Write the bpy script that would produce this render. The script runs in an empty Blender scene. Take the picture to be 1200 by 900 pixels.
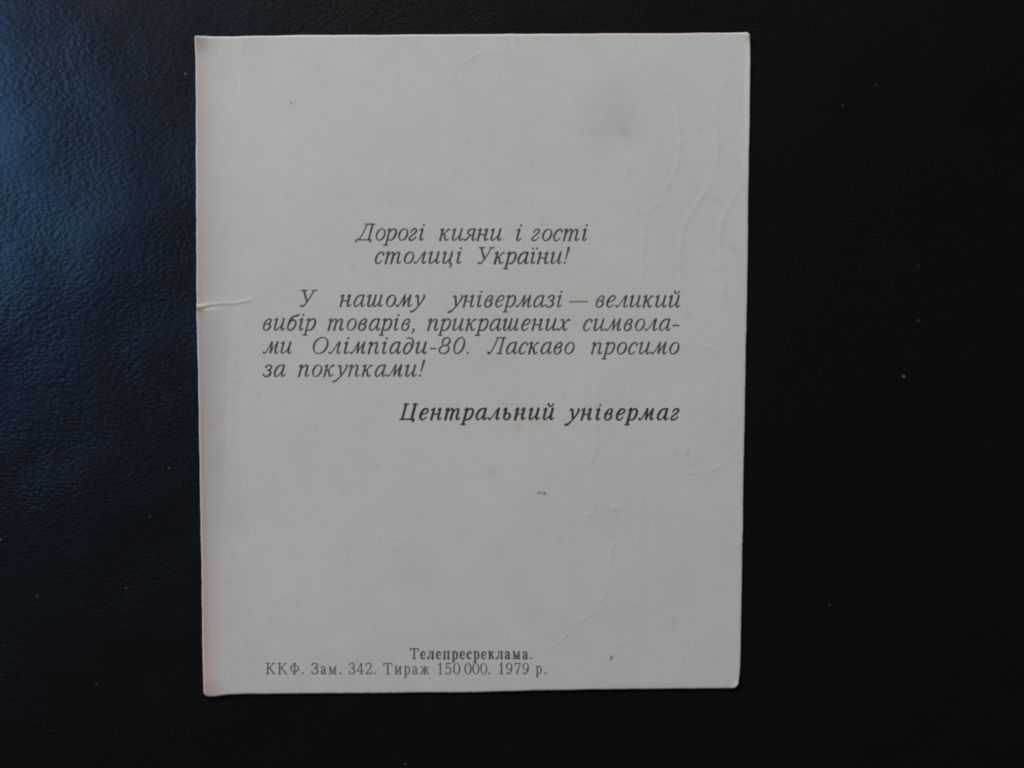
import bpy, math, random
import numpy as np

rng = np.random.default_rng(7)
random.seed(7)
S = bpy.context.scene
col = S.collection

# ---------------------------------------------------------------- camera
# the photograph was measured on a 1200 x 900 grid; F is its focal length there
F = 1230.18
CAM_ROT = (-0.0542154, -0.0081593, -0.0014379)
CAM_LOC = (0.0056787, 0.0076563, 0.1929192)
cam = bpy.data.cameras.new('camera')
cam.sensor_width = 36.0
cam.lens = F / 1200.0 * 36.0
cam.clip_start = 0.005
cam.clip_end = 50.0
cam_o = bpy.data.objects.new('camera', cam)
cam_o.location = CAM_LOC
cam_o.rotation_euler = CAM_ROT
col.objects.link(cam_o)
S.camera = cam_o

# ---------------------------------------------------------------- light
world = bpy.data.worlds.new('World')
S.world = world
world.use_nodes = True
bg = world.node_tree.nodes['Background']
bg.inputs['Color'].default_value = (1.0, 0.95, 0.88, 1)
bg.inputs['Strength'].default_value = 0.025


def area(name, loc, target, sx, sy, power, color):
    l = bpy.data.lights.new(name, 'AREA')
    l.shape = 'RECTANGLE'
    l.size, l.size_y = sx, sy
    l.energy = power
    l.color = color
    o = bpy.data.objects.new(name, l)
    o.location = loc
    d = np.array(target, float) - np.array(loc, float)
    from mathutils import Vector
    o.rotation_euler = Vector(d).to_track_quat('-Z', 'Y').to_euler()
    col.objects.link(o)
    return o


# blue sky through a window, high on the left: its sheen is on the leather
area('window_light', (-0.98, 0.27, 1.30), (-0.08, 0.03, 0), 0.50, 0.46, 3.75, (0.16, 0.45, 1.0))
# pale daylight of the room, lower, from beyond the top left
area('daylight', (-0.46, 1.10, 0.58), (0, 0, 0), 0.50, 0.40, 19.0, (0.985, 0.955, 0.905))

S.view_settings.view_transform = 'Standard'
S.view_settings.look = 'None'
S.view_settings.exposure = 0.0
S.view_settings.gamma = 1.0
S.render.engine = 'CYCLES'
S.cycles.filter_width = 2.0
S.render.film_transparent = False

# ---------------------------------------------------------------- helpers


def rot_matrix(rx, ry, rz):
    cx, sx, cy, sy, cz, sz = (math.cos(rx), math.sin(rx), math.cos(ry), math.sin(ry),
                              math.cos(rz), math.sin(rz))
    X = np.array([[1, 0, 0], [0, cx, -sx], [0, sx, cx]])
    Y = np.array([[cy, 0, sy], [0, 1, 0], [-sy, 0, cy]])
    Z = np.array([[cz, -sz, 0], [sz, cz, 0], [0, 0, 1]])
    return Z @ Y @ X


RM = rot_matrix(*CAM_ROT)
Z_CARD = 0.0004


def to_plane(u, v, z=Z_CARD):
    """measured grid point -> point on the level of the card"""
    u = np.asarray(u, float)
    v = np.asarray(v, float)
    d = np.stack([(u - 600) / F, -(v - 450) / F, -np.ones_like(u)], -1) @ RM.T
    t = (z - CAM_LOC[2]) / d[..., 2]
    return CAM_LOC[0] + d[..., 0] * t, CAM_LOC[1] + d[..., 1] * t


def mesh_obj(name, verts, faces, mat, parent=None, smooth=False):
    me = bpy.data.meshes.new(name)
    me.from_pydata([tuple(v) for v in verts], [], faces)
    me.update()
    if smooth:
        me.polygons.foreach_set('use_smooth', [True] * len(me.polygons))
    me.materials.append(mat)
    o = bpy.data.objects.new(name, me)
    col.objects.link(o)
    if parent:
        o.parent = parent
    return o


class NT:
    """short hand for node trees"""

    def __init__(self, name):
        self.m = bpy.data.materials.new(name)
        self.m.use_nodes = True
        self.t = self.m.node_tree
        self.b = self.t.nodes['Principled BSDF']

    def n(self, kind, **kw):
        nd = self.t.nodes.new(kind)
        for k, v in kw.items():
            if k.startswith('i_'):
                nd.inputs[k[2:]].default_value = v
            else:
                setattr(nd, k, v)
        return nd

    def l(self, a, b):
        self.t.links.new(a, b)

    def math(self, op, a, b=None, clamp=False):
        nd = self.t.nodes.new('ShaderNodeMath')
        nd.operation = op
        nd.use_clamp = clamp
        for i, x in enumerate((a, b)):
            if x is None:
                continue
            if isinstance(x, (int, float)):
                nd.inputs[i].default_value = x
            else:
                self.l(x, nd.inputs[i])
        return nd.outputs[0]

    def ramp(self, fac, stops):
        nd = self.t.nodes.new('ShaderNodeValToRGB')
        e = nd.color_ramp.elements
        while len(e) < len(stops):
            e.new(0.5)
        for k, (p, c) in enumerate(stops):
            e[k].position = p
            e[k].color = (*c, 1) if len(c) == 3 else c
        self.l(fac, nd.inputs[0])
        return nd.outputs[0]

    def mix(self, fac, a, b, mode='MIX'):
        nd = self.t.nodes.new('ShaderNodeMix')
        nd.data_type = 'RGBA'
        nd.blend_type = mode
        for sock, x in ((nd.inputs[0], fac), (nd.inputs[6], a), (nd.inputs[7], b)):
            if isinstance(x, (int, float)):
                sock.default_value = x
            elif isinstance(x, tuple):
                sock.default_value = (*x, 1)
            else:
                self.l(x, sock)
        return nd.outputs[2]


# ---------------------------------------------------------------- leather
def leather_material():
    k = NT('black_leather')
    tc = k.n('ShaderNodeTexCoord').outputs['Object']
    # warp, so that the pebbles stretch and turn from place to place
    w1 = k.n('ShaderNodeTexNoise', i_Scale=170.0, i_Detail=2.0)
    k.l(tc, w1.inputs['Vector'])
    sub = k.n('ShaderNodeVectorMath', operation='SUBTRACT')
    k.l(w1.outputs['Color'], sub.inputs[0])
    sub.inputs[1].default_value = (0.5, 0.5, 0.5)
    sc = k.n('ShaderNodeVectorMath', operation='SCALE')
    k.l(sub.outputs[0], sc.inputs[0])
    sc.inputs['Scale'].default_value = 0.0022
    add = k.n('ShaderNodeVectorMath', operation='ADD')
    k.l(tc, add.inputs[0])
    k.l(sc.outputs[0], add.inputs[1])
    mp = k.n('ShaderNodeMapping')
    mp.inputs['Rotation'].default_value = (0, 0, math.radians(32))
    mp.inputs['Scale'].default_value = (0.78, 1.25, 1.0)
    k.l(add.outputs[0], mp.inputs['Vector'])
    vo = k.n('ShaderNodeTexVoronoi', feature='SMOOTH_F1', i_Scale=1350.0, i_Smoothness=0.30)
    k.l(mp.outputs[0], vo.inputs['Vector'])
    n2 = k.n('ShaderNodeTexNoise', i_Scale=2700.0, i_Detail=3.0, i_Roughness=0.6)
    k.l(add.outputs[0], n2.inputs['Vector'])
    n3 = k.n('ShaderNodeTexNoise', i_Scale=60.0, i_Detail=3.0)
    k.l(tc, n3.inputs['Vector'])
    h = k.math('MULTIPLY', vo.outputs['Distance'], -1.0)
    h = k.math('ADD', h, k.math('MULTIPLY', n2.outputs['Fac'], 0.18))
    # the grain is deeper in some places
    dep = k.ramp(n3.outputs['Fac'], [(0.3, (0.55,) * 3), (0.7, (1.15,) * 3)])
    h = k.math('MULTIPLY', h, dep)
    b1 = k.n('ShaderNodeBump', i_Strength=1.0, i_Distance=0.000043)
    k.l(h, b1.inputs['Height'])
    n4 = k.n('ShaderNodeTexNoise', i_Scale=26.0, i_Detail=2.0)
    k.l(tc, n4.inputs['Vector'])
    b2 = k.n('ShaderNodeBump', i_Strength=1.0, i_Distance=0.0012)
    k.l(n4.outputs['Fac'], b2.inputs['Height'])
    k.l(b1.outputs[0], b2.inputs['Normal'])
    k.l(b2.outputs[0], k.b.inputs['Normal'])
    # dust: sparse pale grains lying in the pits
    dv = k.n('ShaderNodeTexVoronoi', feature='F1', i_Scale=230.0, i_Randomness=1.0)
    k.l(tc, dv.inputs['Vector'])
    sepc = k.n('ShaderNodeSeparateColor')
    k.l(dv.outputs['Color'], sepc.inputs[0])
    small = k.math('LESS_THAN', dv.outputs['Distance'],
                   k.math('MULTIPLY', sepc.outputs['Green'], 0.042))
    few = k.math('GREATER_THAN', sepc.outputs['Red'], 0.98)
    mask = k.math('MULTIPLY', small, few)
    dustc = k.mix(sepc.outputs['Blue'], (0.02, 0.02, 0.022), (0.06, 0.057, 0.05))
    base = k.mix(mask, (0.0050, 0.0046, 0.0041), dustc)
    # a few single specks
    for (u, v, r, c) in SPECKS:
        x, y = to_plane(u, v, 0.0)
        d = k.n('ShaderNodeVectorMath', operation='DISTANCE')
        k.l(tc, d.inputs[0])
        d.inputs[1].default_value = (float(x), float(y), 0.0)
        near = k.math('LESS_THAN', d.outputs['Value'], r * 0.000157)
        base = k.mix(near, base, c)
    k.l(base, k.b.inputs['Base Color'])
    r = k.ramp(n2.outputs['Fac'], [(0.2, (0.24,) * 3), (0.8, (0.355,) * 3)])
    k.l(r, k.b.inputs['Roughness'])
    k.b.inputs['Specular IOR Level'].default_value = 0.62
    return k.m


SPECKS = [(217, 86.5, 1.1, (0.16, 0.16, 0.20)), (198, 548, 1.5, (0.06, 0.065, 0.065)),
          (176, 605, 1.4, (0.06, 0.055, 0.045)), (0.5, 632, 1.8, (0.09, 0.09, 0.09)),
          (1059, 441, 1.7, (0.17, 0.15, 0.06)), (988, 123, 1.6, (0.10, 0.02, 0.02)),
          (1027, 99.5, 1.5, (0.035, 0.035, 0.035)), (1076, 375.5, 1.6, (0.045, 0.04, 0.04)),
          (1076, 311, 1.4, (0.03, 0.03, 0.03)), (113, 802, 1.2, (0.06, 0.06, 0.055)),
          (475, 895, 1.4, (0.06, 0.06, 0.06)), (43, 698, 1.7, (0.05, 0.045, 0.05)),
          (148, 689, 1.5, (0.06, 0.05, 0.03)), (972, 709, 1.3, (0.06, 0.06, 0.06))]

LEATHER = leather_material()
n = 40
xs = np.linspace(-0.6, 0.6, n + 1)
vv = [(x, y, 0.0) for y in xs for x in xs]
ff = [(j * (n + 1) + i, j * (n + 1) + i + 1, (j + 1) * (n + 1) + i + 1, (j + 1) * (n + 1) + i)
      for j in range(n) for i in range(n)]
table = mesh_obj('leather_surface', vv, ff, LEATHER, smooth=True)
table['kind'] = 'structure'
table['label'] = 'black pebbled leather surface the card lies on, with a blue sheen at its left'
table['category'] = 'leather surface'

# ---------------------------------------------------------------- the card
LEFT = [(229.0, 42.6), (229.6, 90), (230.0, 150), (230.4, 220), (230.8, 290), (231.2, 350), (233.0, 420),
        (234.3, 480), (235.3, 540), (236.2, 640), (237.5, 740), (238.4, 790), (239.6, 814.8)]
RIGHT = [(878.2, 38.4), (879.0, 50), (879.0, 85), (878.6, 130), (878.1, 170), (877.4, 210), (876.8, 290),
         (874.6, 400), (872.9, 490), (871.3, 560), (870.0, 660), (868.5, 750), (867.5, 785), (865.2, 807.0)]
TOP = [(229.0, 42.6), (240, 43.2), (256, 43.3), (300, 42.2), (350, 41.2), (440, 40.9), (540, 40.3), (620, 39.8),
       (700, 39.3), (780, 39.0), (850, 38.3), (872, 37.9), (878.2, 38.4)]
BOTTOM = [(239.6, 814.8), (246, 816.0), (256, 815.2), (268, 813.8), (290, 813.5), (400, 812.9), (500, 812.0),
          (560, 811.4), (612, 810.0), (626, 809.4), (720, 808.1), (800, 807.3), (850, 807.0), (865.2, 807.0)]


def resample(pts, m):
    p = np.array(pts, float)
    s = np.concatenate([[0], np.cumsum(np.hypot(*np.diff(p, axis=0).T))])
    q = np.linspace(0, s[-1], m)
    out = np.stack([np.interp(q, s, p[:, 0]), np.interp(q, s, p[:, 1])], 1)
    for _ in range(6):                                   # smooth the corners of the polyline
        out[1:-1] = 0.25 * out[:-2] + 0.5 * out[1:-1] + 0.25 * out[2:]
    return out


def rough(m, amp, scale):
    k = rng.normal(0, 1, m + 8 * scale)
    ker = np.hanning(2 * scale + 3)
    ker /= np.sqrt((ker ** 2).sum())
    return amp * np.convolve(k, ker, 'same')[4 * scale:4 * scale + m]


NU, NV = 660, 790
L_, R_ = resample(LEFT, NV), resample(RIGHT, NV)
T_, B_ = resample(TOP, NU), resample(BOTTOM, NU)
fade_v = np.minimum(1, np.minimum(np.arange(NV), np.arange(NV)[::-1]) / 12.0)
fade_u = np.minimum(1, np.minimum(np.arange(NU), np.arange(NU)[::-1]) / 12.0)
L_[:, 0] += (rough(NV, 0.07, 3) + rough(NV, 0.12, 16)) * fade_v     # a cut edge softened by handling
R_[:, 0] += (rough(NV, 0.07, 3) + rough(NV, 0.12, 16)) * fade_v
T_[:, 1] += (rough(NU, 0.07, 3) + rough(NU, 0.10, 18)) * fade_u
B_[:, 1] += (rough(NU, 0.07, 3) + rough(NU, 0.10, 18)) * fade_u
a = np.linspace(0, 1, NU)[None, :, None]
b = np.linspace(0, 1, NV)[:, None, None]
G = ((1 - a) * L_[:, None] + a * R_[:, None] + (1 - b) * T_[None] + b * B_[None]
     - ((1 - a) * (1 - b) * L_[0] + a * (1 - b) * R_[0] + (1 - a) * b * L_[-1] + a * b * R_[-1]))
# round the four corners a little
for (cj, ci, r) in ((0, 0, 3.0), (0, NU - 1, 4.5), (NV - 1, 0, 5.0), (NV - 1, NU - 1, 8.0)):
    sj, si = (1 if cj == 0 else -1), (1 if ci == 0 else -1)
    for dj in range(int(r) + 1):
        for di in range(int(r) + 1):
            q = np.array([max(0, r - di), max(0, r - dj)])
            nq = np.hypot(*q)
            m = q.max()
            if nq > 0 and m > 0:
                f = m / nq                                # square ring -> round ring
                new = r - q * f
                G[cj + sj * dj, ci + si * di] += np.array([si * (new[0] - di), sj * (new[1] - dj)])
U, V = G[..., 0], G[..., 1]


# --- relief pressed through from the picture side: ridges as polylines on the grid
def spline(pts, step=1.0):
    p = np.array(pts, float)
    if len(p) < 3:
        m = max(2, int(np.hypot(*(p[-1] - p[0])[:2]) / step) + 1)
        return np.stack([np.linspace(p[0, k], p[1, k], m) for k in range(p.shape[1])], 1)
    e = np.vstack([2 * p[0] - p[1], p, 2 * p[-1] - p[-2]])
    out = []
    for i in range(1, len(e) - 2):
        p0, p1, p2, p3 = e[i - 1:i + 3]
        m = max(2, int(np.hypot(*(p2 - p1)[:2]) / step))
        t = np.linspace(0, 1, m, endpoint=False)[:, None]
        out.append(0.5 * (2 * p1 + (p2 - p0) * t + (2 * p0 - 5 * p1 + 4 * p2 - p3) * t ** 2
                          + (3 * p1 - p0 - 3 * p2 + p3) * t ** 3))
    out.append(p[-1:])
    return np.vstack(out)


RIDGES = [  # points, half width, height (micrometres)
    ([(525, 104), (529, 93), (536, 81), (545, 72), (557, 65), (572, 61), (590, 60)], 1.3, 20),
    ([(780, 98), (789, 114), (795, 138), (797, 165), (794, 190), (786, 211), (776, 226)], 2.0, 26),
    ([(827, 103), (835, 126), (840, 152), (841, 178), (838, 200), (829, 222), (815, 241), (803, 262), (798, 282),
      (796, 312), (799, 345), (806, 372)], 2.0, 28),
    ([(872, 212), (860, 231), (852, 246), (845, 263), (843, 288), (845, 322), (850, 358)], 2.0, 22),
    ([(776, 239), (766, 241), (759, 251), (755, 268), (753, 300), (754, 334)], 1.9, 20),
    ([(796, 404), (812, 402), (828, 406), (841, 412), (853, 421)], 1.8, 24),
    ([(797, 551), (815, 553), (835, 550), (852, 541), (864, 528), (871, 511)], 1.8, 24),
    ([(833, 470), (836, 448), (842, 430)], 2.0, 12),
    ([(683.5, 444), (683.5, 500), (684, 541)], 1.5, 17),
    ([(697.5, 452), (697.5, 500), (698, 528), (693, 541), (690, 548)], 1.4, 19),
    ([(731, 598), (732, 614), (728, 630), (718, 641), (714.5, 655), (713.5, 672), (710, 691), (703, 706), (696, 717),
      (687, 724), (677, 731), (668, 740), (655, 752), (640, 762)], 1.25, 19),
    ([(709, 702), (716, 718), (722, 736), (726, 762)], 1.9, 16),
    ([(752, 578), (748, 620), (749, 660), (748, 690), (751, 735)], 2.6, 14),
    ([(770, 560), (768, 620), (770, 700)], 2.6, 8),
    ([(617, 789), (621, 800), (622, 809)], 1.3, 34),
    ([(284, 44), (283, 70), (282, 108), (283, 128)], 1.4, 20),
    ([(277, 362), (276, 395), (273, 450), (270, 520)], 2.2, 16),
    ([(286, 358), (287, 372), (286, 392)], 1.6, 14),
    ([(405, 612), (404, 640), (403, 668), (402, 690)], 2.2, 14),
    ([(426, 640), (427, 668), (429, 700)], 2.2, 9),
    ([(413, 612), (424, 604), (434, 602)], 1.8, 13),
    ([(436, 611), (441, 608), (446, 612)], 1.5, 22), ([(449, 621), (454, 617), (459, 621)], 1.5, 22),
    ([(458, 632), (464, 629), (470, 634)], 1.5, 24), ([(461, 643), (467, 640), (471, 629)], 1.5, 16),
    ([(667, 615), (672, 608), (680, 605)], 1.6, 20), ([(687, 605), (691, 602), (697, 604)], 1.6, 20),
    ([(703, 604), (706, 598), (713, 596)], 1.6, 22), ([(716, 599), (722, 594), (727, 602)], 1.8, 30),
    ([(668, 622), (668, 640)], 2.2, 10),
    ([(700, 49), (699, 42)], 1.3, 16), ([(618, 240), (619, 262)], 2.5, 7),
    ([(503, 300), (503, 332)], 1.5, 10),
    ([(540, 560), (541, 600), (538, 640)], 3.0, 6), ([(520, 470), (519, 500)], 2.5, 6),
]
RELIEF = np.zeros((900, 1200))
yy, xx = np.mgrid[0:900, 0:1200].astype(float)


def stamp(u, v, s, amp, how='max', aniso=None):
    r = int(4 * s) + 2
    i0, i1, j0, j1 = max(0, int(u) - r), min(1200, int(u) + r + 2), max(0, int(v) - r), min(900, int(v) + r + 2)
    g = amp * np.exp(-((xx[j0:j1, i0:i1] - u) ** 2 + (yy[j0:j1, i0:i1] - v) ** 2) / (2 * s * s))
    return (slice(j0, j1), slice(i0, i1)), g


for pts, s, amp in RIDGES:
    sp = spline(pts, 0.5)
    m = len(sp)
    run = np.abs(sp[-1, :2] - sp[0, :2])
    s *= 1.12
    amp *= 0.95 + 0.30 * run[1] / max(run.sum(), 1e-6)      # the upright ridges stand a little higher
    wob = 0.9 + 0.42 * rough(m, 1.0, 14)
    ends = np.minimum(1, np.minimum(np.arange(m), np.arange(m)[::-1]) / min(16.0, max(2.0, m / 4)))
    for k in range(m):
        sl, g = stamp(sp[k, 0], sp[k, 1], s, max(0.2, wob[k]) * ends[k] * amp)
        RELIEF[sl] = np.maximum(RELIEF[sl], g)

# the torn crease at the left edge: the paper above it stands over the paper below
CREASE = spline([(231, 359.6, 1.0), (236, 360.8, 1.0), (241, 359.2, 1.0), (248, 357.5, .95), (256, 357.0, .7), (264, 356.6, .6),
                 (274, 356.2, .55), (284, 354.9, .6), (291, 353.2, .55), (297, 350.5, .2)], 0.5)
for x_, y_, k_ in CREASE:
    cut = 135 * k_ * np.exp(-np.abs(yy[330:362, int(x_)] - y_) / 3.2) * (yy[330:362, int(x_)] <= y_)
    RELIEF[330:362, int(x_)] = np.maximum(RELIEF[330:362, int(x_)], cut)
sub = RELIEF[325:370, 226:305].copy()
for _ in range(2):
    sub[1:-1, 1:-1] = (sub[1:-1, 1:-1] * 2 + sub[1:-1, :-2] + sub[1:-1, 2:]) / 4
RELIEF[325:370, 226:305] = sub


def fbm(shape, cells, seed):
    r = np.random.default_rng(seed)
    out = np.zeros(shape)
    for c, w in cells:
        gx, gy = int(shape[1] / c) + 3, int(shape[0] / c) + 3
        g = r.normal(0, 1, (gy, gx))
        x = np.arange(shape[1]) / c
        y = np.arange(shape[0]) / c
        xi, yi = x.astype(int), y.astype(int)
        fx, fy = x - xi, y - yi
        fx, fy = fx * fx * (3 - 2 * fx), fy * fy * (3 - 2 * fy)
        A = g[yi][:, xi] * (1 - fx) + g[yi][:, xi + 1] * fx
        B = g[yi + 1][:, xi] * (1 - fx) + g[yi + 1][:, xi + 1] * fx
        out += w * (A * (1 - fy)[:, None] + B * fy[:, None])
    return out


RELIEF += fbm((900, 1200), [(120, 40), (45, 9), (18, 2.2), (7, 0.7)], 3)


def bil(img, u, v):
    u = np.clip(u, 0, 1198.9)
    v = np.clip(v, 0, 898.9)
    i, j = u.astype(int), v.astype(int)
    f, g = u - i, v - j
    return (img[j, i] * (1 - f) * (1 - g) + img[j, i + 1] * f * (1 - g) + img[j + 1, i] * (1 - f) * g
            + img[j + 1, i + 1] * f * g)


LU = lambda v: np.interp(v, [p[1] for p in LEFT], [p[0] for p in LEFT])
RU = lambda v: np.interp(v, [p[1] for p in RIGHT], [p[0] for p in RIGHT])


def height(u, v):
    """height of the card's face over its own plane, metres"""
    u = np.asarray(u, float)
    v = np.asarray(v, float)
    h = bil(RELIEF, u, v) * 0.78e-6
    dl = np.clip(u - LU(v), 0, None)
    h += 0.00042 * np.clip(1 - dl / 48, 0, 1) ** 2 * (0.75 + 0.25 * np.cos((v - 420) / 120.0))   # left edge curls up
    # bent strip running down from the tear
    fold = np.interp(v, [355, 372, 420, 470, 520, 560, 610, 650], [30, 34, 33, 31, 28, 27, 23, 20]) + 1.2 * np.sin(v / 9.0)
    h += 0.00034 * np.clip(1 - dl / fold, 0, 1) * np.interp(v, [356, 364, 540, 660], [0, 1, 1, 0])
    dr = np.clip(RU(v) - u, 0, None)
    h += 0.00016 * np.clip(1 - dr / 9, 0, 1) ** 2 * np.clip((235 - v) / 90, 0, 1)                # nicked right edge
    for (cu, cv, r, k) in ((239.6, 815, 34, 0.0003), (229, 42.6, 34, 0.0004), (878.5, 38.3, 13, 0.00035),
                           (865.5, 807, 12, 0.0003)):
        d = np.hypot(u - cu, v - cv)
        h += k * np.clip(1 - d / r, 0, 1) ** 2
    return h


def card_points(u, v, lift=0.0):
    x, y = to_plane(u, v)
    return np.stack([x, y, Z_CARD + height(u, v) + lift], -1)


P = card_points(U, V)
edge = np.minimum(np.minimum(np.arange(NU)[None, :], np.arange(NU)[::-1][None, :]),
                  np.minimum(np.arange(NV)[:, None], np.arange(NV)[::-1][:, None]))
P[..., 2] -= np.where(edge == 0, 0.00007, np.where(edge == 1, 0.00002, 0.0))     # worn arris
top = P.reshape(-1, 3)
ring = ([(0, i) for i in range(NU)] + [(j, NU - 1) for j in range(1, NV)]
        + [(NV - 1, i) for i in range(NU - 2, -1, -1)] + [(j, 0) for j in range(NV - 2, 0, -1)])
ring_i = np.array([j * NU + i for j, i in ring])
THICK = 0.00028
low = top[ring_i].copy()
low[:, 2] -= THICK - 0.00007
# the back: a coarser sheet under the face, so that the lifted corners are thin paper
st = 10
ju = np.unique(np.append(np.arange(0, NV, st), NV - 1))
iu = np.unique(np.append(np.arange(0, NU, st), NU - 1))
back = P[np.ix_(ju, iu)].copy()
back[..., 2] -= THICK + 0.00003
nt = len(top)
verts = np.vstack([top, low])
quads = []
idx = np.arange(NU * NV).reshape(NV, NU)
q = np.stack([idx[:-1, :-1], idx[1:, :-1], idx[1:, 1:], idx[:-1, 1:]], -1).reshape(-1, 4)
m = len(ring_i)
k = np.arange(m)
side = np.stack([ring_i[k], ring_i[(k + 1) % m], nt + (k + 1) % m, nt + k], -1)
nb = len(verts)
verts = np.vstack([verts, back.reshape(-1, 3)])
bi = nb + np.arange(len(ju) * len(iu)).reshape(len(ju), len(iu))
bq = np.stack([bi[:-1, :-1], bi[:-1, 1:], bi[1:, 1:], bi[1:, :-1]], -1).reshape(-1, 4)
quads = np.vstack([q, side, bq]).astype(np.int32)
me = bpy.data.meshes.new('printed_card')
me.vertices.add(len(verts))
me.vertices.foreach_set('co', verts.astype(np.float32).ravel())
me.loops.add(quads.size)
me.loops.foreach_set('vertex_index', quads.ravel())
me.polygons.add(len(quads))
me.polygons.foreach_set('loop_start', np.arange(0, quads.size, 4, dtype=np.int32))
me.polygons.foreach_set('use_smooth', np.ones(len(quads), bool))
me.update(calc_edges=True)

# --- stains of the paper itself, with some light and shade painted in
STAIN_SHADING = np.ones((900, 1200, 3))


def blot(u, v, r, c, k=1.0, sx=1.0, ang=0.0):
    ca, sa = math.cos(ang), math.sin(ang)
    du, dv = xx - u, yy - v
    p, q_ = (du * ca + dv * sa) / sx, -du * sa + dv * ca
    g = k * np.exp(-((p * p + q_ * q_) / (r * r)) ** 1.5)
    for i in range(3):
        STAIN_SHADING[..., i] *= 1 - g * (1 - c[i])


mott = fbm((900, 1200), [(60, 0.6), (25, 0.5), (9, 0.3), (3, 0.22)], 11)
# postmark ghost: a round grey smudge made of broken patches
d = np.hypot(xx - 713, yy - 140)
smu = np.clip(1.25 - d / 44, 0, 1) * np.clip(0.55 + 0.5 * fbm((900, 1200), [(14, .7), (6, .5)], 5), 0, 1)
STAIN_SHADING *= (1 - 0.042 * smu)[..., None]
STAIN_SHADING *= (1 - 0.032 * np.exp(-((d - 12) / 30.0) ** 4))[..., None]
blot(733, 157, 6, (0.94, 0.94, 0.94))
blot(700, 154, 8, (0.96, 0.96, 0.96))
blot(727, 147, 9, (0.97, 0.97, 0.97))
blot(606, 498, 6, (1.0, 0.88, 0.76), 0.9)
blot(632, 495, 7, (1.0, 0.94, 0.80), 0.9)
blot(622, 486, 7, (1.0, 0.95, 0.86), 0.8)
blot(520, 355, 8, (1.0, 0.985, 0.94))
blot(681, 347, 8, (1.0, 0.985, 0.93))
blot(633, 362, 6, (1.0, 0.985, 0.94))
blot(638.3, 578.3, 1.7, (0.16, 0.16, 0.13))
blot(632, 577.6, 1.2, (0.45, 0.43, 0.38), 1, 3.0, 0.1)
blot(638, 578.5, 9, (1.0, 0.98, 0.94))
blot(716.4, 771.0, 1.5, (0.18, 0.18, 0.18), 1, 1.8, -1.1)
blot(341, 121, 1.5, (0.5, 0.49, 0.49))
blot(345, 120.5, 2.5, (0.93, 0.93, 0.93))
blot(723, 596, 4, (1.0, 0.98, 0.84))
blot(694, 541, 3, (1.0, 0.97, 0.88))
blot(793, 531, 1.7, (0.72, 0.72, 0.72))
blot(806, 531.5, 1.9, (0.74, 0.74, 0.74))
blot(442, 547, 2.4, (0.82, 0.82, 0.82))
blot(371, 500, 1.8, (0.82, 0.82, 0.82))
blot(322, 558, 2.4, (0.87, 0.87, 0.87))
blot(334, 575, 3.5, (0.93, 0.93, 0.93))
blot(660, 465, 1.7, (0.80, 0.80, 0.80))
blot(631, 94, 1.5, (0.84, 0.84, 0.84))
blot(614, 150, 1.4, (0.86, 0.86, 0.86))
blot(548, 166, 1.8, (0.87, 0.87, 0.87))
blot(576, 553, 3, (0.92, 0.92, 0.92), 1, 2.0, -0.4)
blot(300, 868, 6, (0.92, 0.92, 0.92))
blot(445, 631, 2.2, (0.90, 0.90, 0.90))
blot(349, 707, 1.8, (0.88, 0.88, 0.88))
blot(268, 683, 4, (0.94, 0.94, 0.94))
blot(590, 643, 3, (0.95, 0.95, 0.95))
blot(433.5, 262.5, 2.0, (0.72, 0.72, 0.72))
for _ in range(230):                                     # fine handling specks
    u_, v_ = rng.uniform(240, 870), rng.uniform(45, 805)
    c_ = rng.uniform(0.86, 0.97)
    r_ = rng.uniform(0.8, 2.6)
    i0, i1, j0, j1 = int(u_) - 9, int(u_) + 9, max(0, int(v_) - 9), int(v_) + 9
    g = np.exp(-(((xx[j0:j1, i0:i1] - u_) ** 2 + (yy[j0:j1, i0:i1] - v_) ** 2) / r_ ** 2))
    STAIN_SHADING[j0:j1, i0:i1] *= (1 - g * (1 - c_))[..., None]
# browned left edge, pinkish where the red of the other side has worn round
dl = np.clip(xx - LU(yy), 0, None)
band = np.exp(-(dl / 15.0) ** 2) * np.clip(0.75 + 0.35 * mott, 0.2, 1.2)
for i, c in enumerate((0.055, 0.15, 0.20)):
    STAIN_SHADING[..., i] *= 1 - c * band
wide = np.exp(-(dl / 36.0) ** 2) * np.interp(yy, [40, 230, 420, 520, 640, 815], [0.3, 0.7, 1.0, 1.0, .6, .4])
STAIN_SHADING *= (1 - 0.115 * wide)[..., None]  # grey shade of the curled left margin, painted into the colour
pink = 0.45 * np.exp(-((dl - 3.6) / 3.0) ** 2) * np.interp(yy, [40, 120, 300, 470, 500, 640, 740, 800], [.5, .4, .6, .5, .7, 1, .8, .5])
dr = np.clip(RU(yy) - xx, 0, None)
pink = pink + np.exp(-(dr / 1.8) ** 2) * np.interp(yy, [170, 195, 225, 250, 280, 300, 560, 572, 580], [0, .9, .5, .3, .9, .1, 0, .5, 0])
pink = pink + 0.5 * np.exp(-((yy - np.interp(xx, [p[0] for p in TOP], [p[1] for p in TOP])) / 1.7) ** 2) \
    * np.interp(xx, [640, 680, 840, 860], [0, 1, 1, 0])
for i, c in enumerate((0.10, 0.36, 0.34)):
    STAIN_SHADING[..., i] *= 1 - c * np.clip(pink, 0, 1)
rim = np.exp(-(dl / 1.3) ** 4)
STAIN_SHADING *= (1 + 0.16 * rim)[..., None]                     # bare fibres on the cut edge
blot(244, 808, 15, (0.88, 0.79, 0.77), 1.0, 1.0)  # shade of the curled corner painted in, together with pink-brown dirt
blot(236, 50, 9, (0.92, 0.84, 0.82), 1.0, 1.0)
foot = np.interp(xx, [p[0] for p in BOTTOM], [p[1] for p in BOTTOM]) - yy
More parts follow.
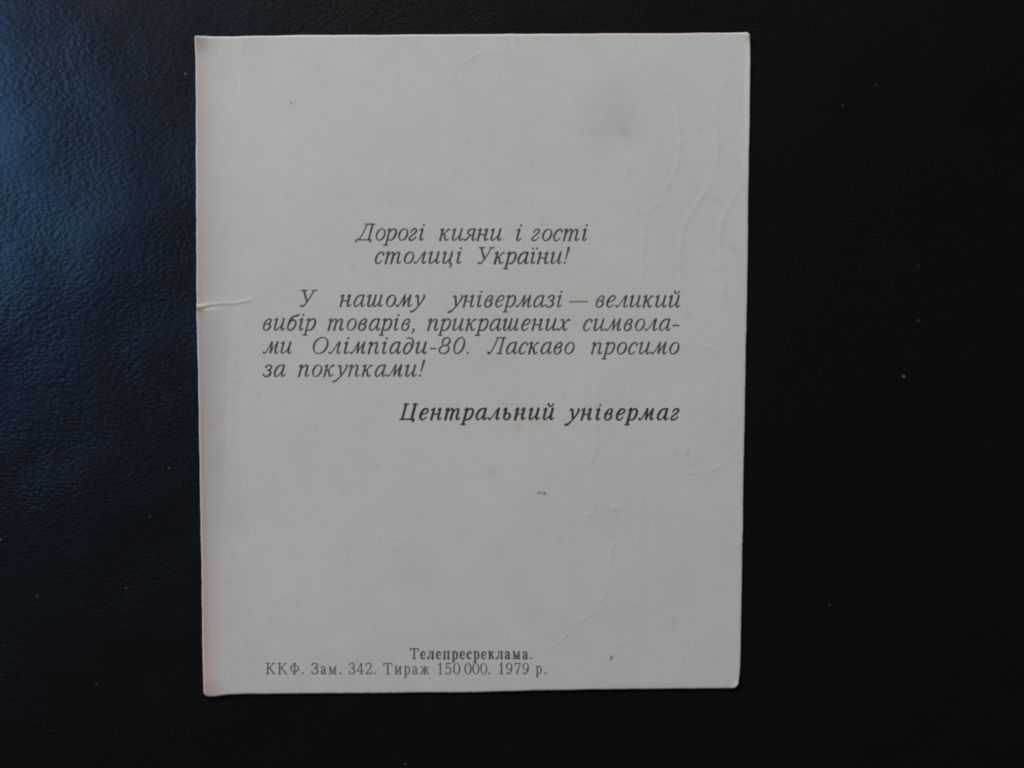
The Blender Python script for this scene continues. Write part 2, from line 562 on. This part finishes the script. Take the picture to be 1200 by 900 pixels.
foot = np.exp(-(foot / 6.0) ** 4) * np.interp(xx, [300, 520, 600, 850, 866], [0.3, 0.6, 1, 1, 0]) * np.clip(.8 + .3 * mott, 0, 1.3)
for i, c in enumerate((0.01, 0.06, 0.055)):
    STAIN_SHADING[..., i] *= 1 - c * foot
# dirt worked into the crease, rust coloured at the edge
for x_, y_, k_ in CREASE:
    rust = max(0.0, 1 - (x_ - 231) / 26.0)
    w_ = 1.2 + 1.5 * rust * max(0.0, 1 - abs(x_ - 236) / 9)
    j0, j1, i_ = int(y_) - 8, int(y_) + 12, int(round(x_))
    g = np.exp(-((yy[j0:j1, i_] - y_ - 1.2 - 1.2 * rust * max(0, (242 - x_) / 10)) / w_) ** 2)
    amt = (0.15 + 0.62 * rust) * k_
    up_ = np.exp(-((yy[j0:j1, i_] - y_ + 2.6) / 1.5) ** 2)                 # ridge highlight painted on the lip of the crease
    STAIN_SHADING[j0:j1, i_] *= (1 + 0.05 * k_ * up_)[:, None]
    for i, c in enumerate((0.75, 1.05, 1.25)):
        STAIN_SHADING[j0:j1, i_, i] *= np.sqrt(np.clip(1 - amt * c * g, 0.05, 1))
blot(238, 363, 5.5, (0.98, 0.88, 0.80), 0.9)
STAIN_SHADING *= (1 + 0.016 * mott)[..., None]

colr = np.ones((len(verts), 4), np.float32)
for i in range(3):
    colr[:nt, i] = bil(STAIN_SHADING[..., i], U.ravel(), V.ravel())
colr[nt:nb, :3] = colr[ring_i, :3] * np.array([1.0, 0.80, 0.78])
ca = me.color_attributes.new('ageing_shading', 'FLOAT_COLOR', 'POINT')
ca.data.foreach_set('color', colr.ravel())


def paper_material():
    k = NT('aged_paper')
    tc = k.n('ShaderNodeTexCoord').outputs['Object']
    at = k.n('ShaderNodeVertexColor', layer_name='ageing_shading')
    f = k.n('ShaderNodeTexNoise', i_Scale=2600.0, i_Detail=4.0, i_Roughness=0.65)
    k.l(tc, f.inputs['Vector'])
    c = k.n('ShaderNodeTexNoise', i_Scale=75.0, i_Detail=4.0, i_Roughness=0.6)
    k.l(tc, c.inputs['Vector'])
    tone = k.ramp(c.outputs['Fac'], [(0.3, (0.715, 0.690, 0.640)), (0.7, (0.735, 0.715, 0.680))])
    fib = k.ramp(f.outputs['Fac'], [(0.25, (0.955,) * 3), (0.75, (1.0,) * 3)])
    base = k.mix(1.0, tone, fib, 'MULTIPLY')
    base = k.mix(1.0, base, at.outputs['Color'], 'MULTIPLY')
    k.l(base, k.b.inputs['Base Color'])
    k.b.inputs['Roughness'].default_value = 0.62
    k.b.inputs['Specular IOR Level'].default_value = 0.28
    bp = k.n('ShaderNodeBump', i_Strength=0.5, i_Distance=0.000012)
    k.l(f.outputs['Fac'], bp.inputs['Height'])
    k.l(bp.outputs[0], k.b.inputs['Normal'])
    return k.m


me.materials.append(paper_material())
card = bpy.data.objects.new('printed_card', me)
col.objects.link(card)
card['label'] = 'aged off-white printed advertising card with italic Cyrillic text, lying on black leather'
card['category'] = 'card'

# ---------------------------------------------------------------- lettering
# glyphs are pen strokes (x, y, k): x-height 1, baseline 0, k runs from hairline (0) to full stem (1)
EX = [(.0, .3, 1), (.015, .13, .9), (.07, .015, .55), (.16, .03, .2), (.27, .17, 0)]


def stem(x, y0=1.0, y1=0.0, k=1):
    return [(x, y0, k), (x, (y0 + y1) / 2, k), (x, y1, k)]


def stem_exit(x, y0=1.0):
    return [(x, y0, 1)] + [(x + p[0], p[1], p[2]) for p in EX]


def entry(x, y=1.0):
    return [(x - .19, y - .12, .05), (x - .08, y - .04, .25), (x + .01, y - .03, .7)]


def link(x0, x1):                                        # cup from the foot of one stem up to the next
    return [(x0, 1, 1), (x0, .3, 1), (x0 + .02, .1, .85), (x0 + .12, .0, .4), (x0 + .26, .10, .1), (x1, .50, 0)]


def arch(x0, x1, out=True):
    s = [(x0, .50, 0), (x0 + .13, .80, .05), (x1 - .16, .98, .35), (x1 - .04, .95, .75), (x1, .78, 1)]
    return s + ([(x1 + p[0], p[1], p[2]) for p in EX] if out else [(x1, .4, 1), (x1, 0, 1)])


def oval(cx, cy, rx, ry, thin=.05, thick=1.0, tilt=0.12, n=20):
    o = []
    for i in range(n + 1):
        t = 2 * math.pi * i / n
        c = abs(math.cos(t + tilt))
        o.append((cx + rx * math.cos(t), cy + ry * math.sin(t), thin + (thick - thin) * c ** 1.6))
    return o


def dot(x, y, r=.098):
    return ('dot', x, y, r)


def serif(x, y, l=.16, r=.16, k=.1):
    return [(x - l, y, k), (x + r, y, k)]


BOWL_P = [(.1, .55, 0), (.22, .84, .1), (.42, 1.0, .45), (.60, .88, .95), (.66, .60, 1), (.62, .28, .95), (.48, .04, .5),
          (.30, .0, .15), (.1, .16, .1)]
A_BOWL = [(.60, .86, .25), (.50, .98, .3), (.36, .99, .4), (.18, .84, .8), (.07, .52, 1), (.08, .20, .95), (.19, .01, .6),
          (.32, .03, .2), (.46, .18, .05), (.60, .52, 0)]
BREVE = [(.22, 1.42, .7), (.27, 1.27, .55), (.38, 1.20, .35), (.52, 1.26, .2), (.63, 1.43, .15)]
IT = {
    'а': (.92, [A_BOWL, stem_exit(.63)]),
    'б': (.82, [[(.46, .86, .3), (.33, .95, .3), (.18, .82, .7), (.07, .48, 1), (.10, .16, .9), (.28, -.01, .4),
                 (.48, .08, .7), (.61, .38, 1), (.60, .68, .9), (.47, .87, .35), (.30, .84, .1)],
                [(.08, .62, 1), (.11, .92, .8), (.22, 1.14, .5), (.40, 1.24, .5), (.58, 1.27, .8), (.70, 1.38, .2)]]),
    'в': (.80, [[(.12, .15, .7), (.10, .5, .9), (.17, .80, .5), (.32, .98, .15), (.47, .98, .5), (.55, .82, .8), (.48, .62, .6),
                 (.33, .54, .1), (.24, .53, .1)],
                [(.30, .54, .1), (.48, .52, .5), (.59, .36, 1), (.55, .12, .8), (.38, -.01, .3), (.22, .02, .35),
                 (.12, .18, .7)]]),
    'г': (.70, [[(.06, .70, .25), (.10, .88, .4), (.22, .99, .5), (.38, .98, .7), (.47, .84, .85), (.40, .64, .6),
                 (.22, .44, .35), (.08, .24, .5), (.07, .08, .75), (.19, .0, .6), (.36, .03, .4), (.48, .16, .2),
                 (.53, .30, .3)]]),
    'д': (.86, [[(.58, .62, .2), (.50, .86, .25), (.36, .95, .35), (.18, .80, .8), (.08, .46, 1), (.12, .14, .9), (.28, -.01, .4),
                 (.47, .08, .6), (.60, .36, .95), (.66, .72, 1), (.62, 1.08, .85), (.46, 1.32, .4), (.28, 1.40, .2),
                 (.10, 1.34, .3)]]),
    'е': (.74, [[(.09, .46, .05), (.30, .50, .05), (.48, .60, .2), (.56, .78, .55), (.49, .95, .5), (.34, 1.0, .35), (.17, .85, .8),
                 (.07, .50, 1), (.10, .17, .95), (.26, -.01, .5), (.42, .05, .15), (.57, .24, 0)]]),
    'з': (.72, [[(.05, .80, .7), (.11, .93, .35), (.25, 1.0, .3), (.42, .95, .65), (.48, .78, .85), (.40, .60, .5), (.22, .53, .1)],
                [(.26, .54, .1), (.45, .48, .6), (.54, .29, 1), (.46, .09, .75), (.28, -.01, .35), (.10, .04, .4),
                 (.02, .17, .8)]]),
    'и': (.98, [entry(.12), link(.12, .64), stem_exit(.64)]),
    'й': (.98, [entry(.12), link(.12, .64), stem_exit(.64), BREVE]),
    'і': (.50, [entry(.14), stem_exit(.14), dot(.15, 1.34)]),
    'ї': (.50, [entry(.14), stem_exit(.14), dot(.0, 1.33, .09), dot(.30, 1.33, .09)]),
    'к': (.88, [entry(.12), stem(.12), [(.12, .46, .0), (.26, .54, .1), (.40, .74, .2), (.52, .95, .45), (.62, .96, .8)],
                [(.24, .55, .4), (.36, .47, .8), (.44, .22, .95), (.51, .04, .6), (.60, .01, .3), (.74, .16, 0)]]),
    'л': (.92, [[(.0, .10, .9), (.05, .03, .7), (.12, .03, .3), (.22, .18, .1), (.38, .62, .1), (.50, .90, .15), (.60, 1.0, .3)],
                stem_exit(.60)]),
    'м': (1.18, [[(-.02, .10, .9), (.03, .03, .7), (.10, .03, .3), (.19, .18, .1), (.33, .70, .1), (.42, 1.0, .3)],
                 [(.42, 1.0, .9), (.47, .55, 1), (.51, .06, .9)], [(.51, .06, .2), (.66, .50, .05), (.86, 1.0, .2)],
                 stem_exit(.86)]),
    'н': (.96, [entry(.12), stem(.12), [(.12, .50, .15), (.62, .50, .15)], stem_exit(.62), entry(.62)]),
    'о': (.80, [oval(.37, .5, .31, .5)]),
    'п': (.94, [entry(.12), stem(.12), arch(.12, .60)]),
    'р': (.82, [entry(.12), stem(.12, 1.0, -.42), serif(.12, -.44, .17, .19), BOWL_P]),
    'с': (.70, [[(.55, .76, .95), (.55, .88, .6), (.46, .98, .3), (.34, .99, .35), (.17, .84, .8), (.07, .50, 1), (.10, .17, .95),
                 (.25, -.01, .5), (.40, .03, .15), (.56, .22, 0)]]),
    'т': (1.36, [entry(.12), stem(.12), arch(.12, .55, False), arch(.55, .98)]),
    'у': (.80, [[(-.02, .88, .1), (.08, .97, .5), (.17, .90, .9), (.24, .60, 1), (.38, .10, .8)],
                [(.62, 1.0, .7), (.67, .86, .8), (.60, .52, .4), (.44, .12, .25), (.24, -.22, .35), (.06, -.42, .7),
                 (-.08, -.46, .95)]]),
    'х': (.86, [[(.02, .86, .05), (.10, .97, .4), (.20, .92, .8), (.30, .55, 1), (.42, .12, .9), (.52, .01, .5), (.68, .17, 0)],
                [(.68, .90, .9), (.60, .97, .5), (.50, .86, .1), (.30, .45, .05), (.12, .08, .1), (.02, .03, .6),
                 (-.04, .12, .8)]]),
    'ц': (.98, [entry(.12), link(.12, .62), [(.62, 1, 1), (.62, .3, 1), (.64, .06, .9), (.72, .0, .4), (.80, .0, .6),
                                             (.80, -.16, .8), (.72, -.32, .3)]]),
    'ш': (1.36, [entry(.12), link(.12, .54), link(.54, .98), stem_exit(.98)]),
    'ь': (.78, [entry(.12), [(.12, 1, 1), (.12, .3, 1), (.15, .1, .8), (.30, -.01, .3), (.48, .06, .7), (.57, .28, 1),
                             (.50, .50, .7), (.34, .58, .3), (.14, .46, .05)]]),
    'я': (.90, [stem_exit(.62), [(.62, .97, .3), (.42, 1.0, .35), (.22, .92, .8), (.14, .74, .9), (.22, .56, .6), (.40, .48, .2),
                                 (.62, .48, .1)],
                [(.40, .48, .4), (.28, .26, .5), (.18, .08, .5), (.08, .02, .5), (-.02, .08, .7)]]),
    'Д': (1.34, [[(.50, 1.40, .2), (.44, .95, .2), (.32, .40, .2), (.16, .05, .15)], stem(.94, 1.40, .03),
                 [(.34, 1.41, .1), (1.10, 1.41, .1)], [(.0, .03, .15), (1.14, .03, .15)],
                 [(.02, .04, .4), (-.02, -.19, .15)], [(1.12, .04, .5), (1.12, -.19, .15)]]),
    'У': (1.12, [[(-.06, 1.40, 1), (.10, 1.02, 1), (.40, .42, .9)], serif(-.06, 1.41, .20, .26), serif(.74, 1.41, .2, .2),
                 [(.72, 1.40, .15), (.58, .92, .15), (.42, .45, .2), (.28, .12, .3), (.14, .0, .6), (.03, .08, 1)]]),
    'О': (1.30, [oval(.60, .71, .52, .71, .05, 1.0)]),
    'Л': (1.30, [[(.02, .14, .9), (.06, .03, .8), (.15, .03, .35), (.25, .22, .15), (.40, .85, .15), (.50, 1.40, .25)],
                 [(.36, 1.41, .1), (1.08, 1.41, .1)], stem(.92, 1.40, .03), serif(.92, .02, .2, .2)]),
    'Ц': (1.30, [stem(.14, 1.40, .02), stem(.88, 1.40, .02), serif(.14, 1.40, .18, .2), serif(.88, 1.40, .2, .18),
                 [(-.04, .03, .25), (1.08, .03, .25)], [(1.06, .03, .7), (1.06, -.13, .4), (1.02, -.22, .1)]]),
    '8': (.98, [oval(.42, 1.06, .28, .34, .1, .8), oval(.42, .36, .36, .36, .1, .9)]),
    '0': (.98, [oval(.42, .71, .36, .71, .05, .95)]),
    '-': (.58, [[(.04, .44, .45), (.46, .44, .45)]]),
    '!': (.52, [[(.14, 1.40, 1.35), (.14, 1.0, .8), (.14, .38, .05)], dot(.14, .07)]),
    '.': (.40, [dot(.13, .07)]),
    ',': (.44, [dot(.16, .06, .095), [(.22, .06, .6), (.20, -.12, .4), (.08, -.26, .05)]]),
}
RO_BOWL = [(.15, .78, .1), (.30, .97, .3), (.48, .97, .5), (.63, .78, 1), (.66, .5, 1), (.62, .2, .9), (.47, .02, .4),
           (.30, .02, .2), (.15, .18, .1)]
UP = {
    'а': (.80, [[(.08, .76, .9), (.16, .94, .4), (.32, .99, .3), (.48, .88, .8), (.52, .66, 1), (.52, .2, 1), (.58, .02, .6),
                 (.70, .08, .1)],
                [(.52, .60, .1), (.30, .52, .3), (.11, .38, .8), (.08, .18, 1), (.20, .0, .6), (.36, .06, .2), (.52, .24, .1)]]),
    'е': (.74, [[(.10, .54, .1), (.58, .54, .1), (.56, .80, .7), (.44, .97, .4), (.32, .99, .35), (.15, .84, .8), (.08, .50, 1),
                 (.14, .17, .9), (.34, .0, .4), (.50, .06, .2), (.60, .22, .1)]]),
    'ж': (1.22, [stem(.56, .98, .02), [(.56, .5, .1), (.38, .58, .3), (.24, .88, .3), (.10, .92, .8)],
                 [(.56, .5, .1), (.74, .58, .3), (.88, .88, .3), (1.02, .92, .8)],
                 [(.44, .54, .3), (.28, .40, .9), (.17, .08, .8), (.02, .03, .1)],
                 [(.68, .54, .3), (.84, .40, .9), (.95, .08, .8), (1.10, .03, .1)], serif(.56, .98, .12, .12), serif(.56, .02, .12, .12)]),
    'и': (1.0, [stem(.18, .98, .02), stem(.72, .98, .02), [(.20, .12, .2), (.70, .88, .2)], serif(.18, .98), serif(.72, .98),
                serif(.18, .02), serif(.72, .02)]),
    'к': (.90, [stem(.18, .98, .02), serif(.18, .98), serif(.18, .02), [(.20, .5, .1), (.38, .58, .3), (.52, .88, .3), (.66, .92, .8)],
                [(.34, .54, .3), (.52, .40, .9), (.66, .08, .8), (.82, .03, .1)]]),
    'л': (.94, [[(.0, .12, .9), (.10, .03, .5), (.20, .14, .3), (.28, .60, .2), (.30, .98, .2)], serif(.30, .97, .12, .50),
                stem(.68, .98, .02), serif(.68, .02)]),
    'м': (1.16, [[(.14, .02, .1), (.18, .98, .2)], [(.18, .98, .9), (.34, .5, 1), (.50, .04, .9)],
                 [(.50, .04, .2), (.82, .98, .2)], stem(.84, .98, .02), serif(.14, .02, .13, .13), serif(.84, .02), serif(.18, .98, .14, 0),
                 serif(.84, .98, 0, .14)]),
    'п': (1.0, [stem(.18, .98, .02), stem(.72, .98, .02), [(.02, .97, .1), (.88, .97, .1)], serif(.18, .02), serif(.72, .02)]),
    'р': (.84, [stem(.18, .98, -.40), serif(.18, .97, .15, 0), serif(.18, -.41), [(p[0] + .02, p[1], p[2]) for p in RO_BOWL]]),
    'с': (.70, [[(.55, .76, .95), (.52, .92, .5), (.34, .99, .35), (.16, .84, .8), (.08, .50, 1), (.14, .17, .95),
                 (.32, .0, .5), (.46, .05, .2), (.58, .22, .05)]]),
    'К': (1.36, [stem(.24, 1.40, .02), serif(.24, 1.40, .2, .2), serif(.24, .02, .2, .2), [(1.0, 1.36, .4), (.90, 1.30, .2), (.26, .62, .15)],
                 [(.50, .86, .7), (.76, .46, 1), (1.04, .06, .9), (1.20, .02, .3)], serif(1.0, 1.40, .12, .14)]),
    'Ф': (1.36, [stem(.62, 1.40, .02), serif(.62, 1.40, .2, .2), serif(.62, .02, .2, .2), oval(.62, .72, .50, .42, .1, .9)]),
    'З': (1.04, [[(.10, 1.10, .8), (.14, 1.30, .3), (.42, 1.42, .3), (.72, 1.30, .8), (.78, 1.06, 1), (.66, .82, .6), (.38, .75, .1)],
                 [(.42, .75, .1), (.74, .68, .6), (.86, .40, 1), (.74, .12, .8), (.44, .0, .3), (.16, .08, .4), (.08, .30, .8)]]),
    'Т': (1.22, [stem(.56, 1.40, .02), [(.02, 1.39, .2), (1.10, 1.39, .2)], [(.03, 1.40, .5), (.01, 1.06, .05)],
                 [(1.09, 1.40, .5), (1.11, 1.06, .05)], serif(.56, .02, .22, .22)]),
    '0': (1.02, [oval(.45, .71, .38, .71, .05, 1)]),
    '1': (1.02, [stem(.50, 1.42, .02), [(.48, 1.38, .4), (.34, 1.24, .2), (.24, 1.20, .1)], serif(.50, .02, .24, .24)]),
    '2': (1.02, [[(.12, 1.06, .9), (.16, 1.30, .4), (.42, 1.42, .4), (.70, 1.30, .8), (.76, 1.02, 1), (.60, .66, .6), (.30, .30, .2),
                  (.08, .04, .2)], [(.08, .07, .8), (.80, .07, .8)], [(.80, .07, .6), (.86, .34, .1)]]),
    '3': (1.02, [[(.12, 1.12, .8), (.20, 1.34, .4), (.44, 1.42, .4), (.68, 1.30, .8), (.72, 1.06, 1), (.60, .84, .5), (.36, .76, .1)],
                 [(.40, .76, .1), (.70, .66, .6), (.80, .40, 1), (.68, .10, .7), (.40, .0, .4), (.16, .10, .5), (.10, .30, .9)]]),
    '4': (1.02, [stem(.60, 1.42, .02), [(.58, 1.40, .2), (.30, .90, .2), (.04, .42, .2)], [(.04, .40, .3), (.88, .40, .3)],
                 serif(.60, .02, .2, .2)]),
    '5': (1.02, [[(.20, 1.38, .7), (.74, 1.38, .7)], [(.20, 1.40, .2), (.16, .78, .1)],
                 [(.16, .76, .1), (.36, .90, .3), (.62, .84, .7), (.78, .50, 1), (.66, .14, .8), (.40, .0, .4), (.16, .10, .5),
                  (.10, .28, .9)]]),
    '7': (1.02, [[(.10, 1.36, .7), (.82, 1.36, .7)], [(.11, 1.38, .5), (.08, 1.06, .1)],
                 [(.82, 1.36, .2), (.58, .80, .5), (.42, .36, 1), (.40, .02, 1)]]),
    '9': (1.02, [oval(.43, .98, .34, .43, .1, 1), [(.77, .98, 1), (.74, .60, .9), (.58, .18, .5), (.36, .0, .4), (.16, .10, .7),
                                                   (.16, .22, .9)]]),
    '.': (.46, [dot(.16, .09, .115)]),
}

INK_STROKES = [0]


def ribbon(pts, T, H):
    """one pen stroke in grid units -> outline quads"""
    sp = spline(pts, 1.0)
    d = np.gradient(sp[:, :2], axis=0)
    ln = np.hypot(d[:, 0], d[:, 1])
    ln[ln == 0] = 1
    nrm = np.stack([-d[:, 1], d[:, 0]], 1) / ln[:, None]
    w = (H + (T - H) * np.clip(sp[:, 2], 0, 1.5)) / 2
    Lp, Rp = sp[:, :2] + nrm * w[:, None], sp[:, :2] - nrm * w[:, None]
    return sp, w, Lp, Rp


STRETCH = 1.14


def wide(glyph, font):
    """italic letters are set a little wider than drawn"""
    if font is UP:
        return glyph
    adv, ss = glyph
    return adv * STRETCH, [('dot', s[1] * STRETCH, s[2], s[3]) if s[0] == 'dot' else
                           [(a_ * STRETCH, b_, c_) for a_, b_, c_ in s] for s in ss]


def build_text(name, label, lines, mat):
    """lines: (text, left, right, baseline_left, baseline_right, x_height, T, H, slant, font)"""
    V_, F_, Z_ = [], [], []
    for (txt, x0, x1, y0, xh, T, H, slant, font) in lines:
        glyphs = [wide(font[c], font) for c in txt]

        def lay(track):
            strokes, pen = [], 0.0
            for adv, ss in glyphs:
                for s in ss:
                    strokes.append((pen, s))
                pen += adv + track
            lo, hi = 1e9, -1e9
            for p_, s in strokes:
                if s[0] == 'dot':
                    c = p_ + s[1] + slant * s[2]
                    lo, hi = min(lo, c - s[3]), max(hi, c + s[3])
                else:
                    for q_ in s:
                        c = p_ + q_[0] + slant * q_[1]
                        w_ = (H + (T - H) * q_[2]) / 2 / xh
                        lo, hi = min(lo, c - w_ * .7), max(hi, c + w_ * .7)
            return strokes, lo, hi
        want = (x1 - x0) / xh
        tr = 0.0
        sx = 1.0
        if len(glyphs) > 1:
            _, lo, hi = lay(0.0)
            tr = (want - (hi - lo)) / (len(glyphs) - 1)
            tr = max(-0.14, min(0.30, tr))
        strokes, lo, hi = lay(tr)
        sx = want / (hi - lo)
        for p_, s in strokes:
            z = 2e-7 * (INK_STROKES[0] % 40)
            INK_STROKES[0] += 1
            base = len(V_)
            press = 1 + 0.05 * random.gauss(0, 1)
            if s[0] == 'dot':
                cx, cy, r = p_ + s[1] + slant * s[2], s[2], s[3] * (1 + 0.5 * (T / xh - .15))
                V_.append((x0 + (cx - lo) * sx * xh, y0 - cy * xh))
                for k_ in range(14):
                    t = 2 * math.pi * k_ / 14
                    V_.append((x0 + (cx - lo) * sx * xh + r * xh * math.cos(t), y0 - cy * xh + r * xh * math.sin(t)))
                F_ += [(base, base + 1 + k_, base + 1 + (k_ + 1) % 14) for k_ in range(14)]
                Z_ += [z] * 15
                continue
            px = [(x0 + (p_ + a_ + slant * b_ - lo) * sx * xh, y0 - b_ * xh, c_) for a_, b_, c_ in s]
            sp, w, Lp, Rp = ribbon(px, T * press, H * (1 + 0.08 * random.gauss(0, 1)))
            m_ = len(sp)
            for i in range(m_):
                V_.append(tuple(Lp[i]))
                V_.append(tuple(Rp[i]))
            F_ += [(base + 2 * i, base + 2 * i + 1, base + 2 * i + 3, base + 2 * i + 2) for i in range(m_ - 1)]
            Z_ += [z] * (2 * m_)
            for e, o_ in ((0, 1), (m_ - 1, -1)):         # rounded ends
                b2 = len(V_)
                V_.append((sp[e, 0], sp[e, 1]))
                for k_ in range(10):
                    t = 2 * math.pi * k_ / 10
                    V_.append((sp[e, 0] + w[e] * math.cos(t), sp[e, 1] + w[e] * math.sin(t)))
                F_ += [(b2, b2 + 1 + k_, b2 + 1 + (k_ + 1) % 10) for k_ in range(10)]
                Z_ += [z + 1e-7 * (1 if e else .5)] * 11
    A = np.array(V_)
    P_ = card_points(A[:, 0], A[:, 1], 1.6e-5)
    P_[:, 2] += np.array(Z_)
    Fx = []
    for f in F_:                                         # all faces look up
        q_ = P_[list(f)]
        area2 = sum(q_[i - 1][0] * q_[i][1] - q_[i][0] * q_[i - 1][1] for i in range(len(f)))
        Fx.append(f if area2 > 0 else tuple(reversed(f)))
    o = mesh_obj(name, P_, Fx, mat, card)
    o['label'] = label
    return o


def ink_material(name, light, dark):
    k = NT(name)
    tc = k.n('ShaderNodeTexCoord').outputs['Object']
    a_ = k.n('ShaderNodeTexNoise', i_Scale=3600.0, i_Detail=3.0, i_Roughness=0.7)
    k.l(tc, a_.inputs['Vector'])
    b_ = k.n('ShaderNodeTexNoise', i_Scale=420.0, i_Detail=2.0)
    k.l(tc, b_.inputs['Vector'])
    f = k.math('ADD', k.math('MULTIPLY', a_.outputs['Fac'], 0.6), k.math('MULTIPLY', b_.outputs['Fac'], 0.4))
    c = k.ramp(f, [(0.38, (dark,) * 3), (0.64, (light, light, light * 0.97))])
    k.l(c, k.b.inputs['Base Color'])
    k.b.inputs['Roughness'].default_value = 0.7
    k.b.inputs['Specular IOR Level'].default_value = 0.2
    return k.m


INK = ink_material('printing_ink', 0.15, 0.04)
INK_BOLD = ink_material('bold_printing_ink', 0.085, 0.024)
INK_SMALL = ink_material('small_printing_ink', 0.19, 0.055)
SL = 0.27


def it(txt, x0, x1, y):
    return (txt, x0, x1, y, 13.3, 2.4, 1.15, SL, IT)


def bd(txt, x0, x1, y):
    return (txt, x0, x1, y, 12.9, 3.0, 1.3, SL, IT)


build_text('printed_greeting', 'thin italic greeting in two centred lines', [
    it('Дорогі', 416.0, 498, 281.4), it('кияни', 514.8, 588, 281.6), it('і', 604.8, 612, 281.8), it('гості', 622.6, 689, 281.8),
    it('столиці', 439.3, 541.5, 308.6), it('України!', 560, 667.5, 308.9)], INK)
build_text('printed_paragraph', 'thin italic paragraph of four lines', [
    it('У', 352, 372, 359.0), it('нашому', 398, 498, 359.1), it('універмазі', 524.5, 659.4, 359.6), it('великий', 698, 797.3, 359.8),
    ('—', 667.3, 688.7, 359.6, 13.3, 2.0, 0.85, SL, {'—': (1.6, [[(.0, .46, .3), (1.6, .46, .3)]])}),
    it('вибір', 308, 370, 386.8), it('товарів,', 384, 486, 386.9), it('прикрашених', 500.7, 668, 387.1), it('символа-', 683.3, 795.7, 387.2),
    it('ми', 308, 342, 414.1), it('Олімпіади-80.', 366.7, 549.3, 414.2), it('Ласкаво', 571.3, 673.3, 414.5), it('просимо', 692.7, 796, 414.6),
    it('за', 308, 334.5, 441.0), it('покупками!', 349.3, 498, 441.0)], INK)
build_text('printed_signature', 'bold italic signature line set to the right', [
    bd('Центральний', 468, 649.6, 491.6), bd('універмаг', 661.5, 796, 491.9)], INK_BOLD)


def up(txt, x0, x1, y, T=1.6, H=0.7, xh=9.0):
    return (txt, x0, x1, y, xh, T, H, 0.0, UP)


build_text('printed_imprint', 'small upright imprint in two lines at the foot of the card', [
    up('Телепресреклама.', 480.2, 623.6, 772.0, 2.3, 0.9, 8.6),
    up('ККФ.', 311.6, 356, 789.8), up('Зам.', 364.8, 400, 789.8), up('342.', 408.8, 440, 789.8), up('Тираж', 449.2, 502.8, 789.9),
    up('150', 513.4, 539.2, 789.9), up('000.', 544.4, 574.4, 789.9), up('1979', 585, 619.6, 789.7), up('р.', 627.8, 640.2, 789.6)],
    INK_SMALL)
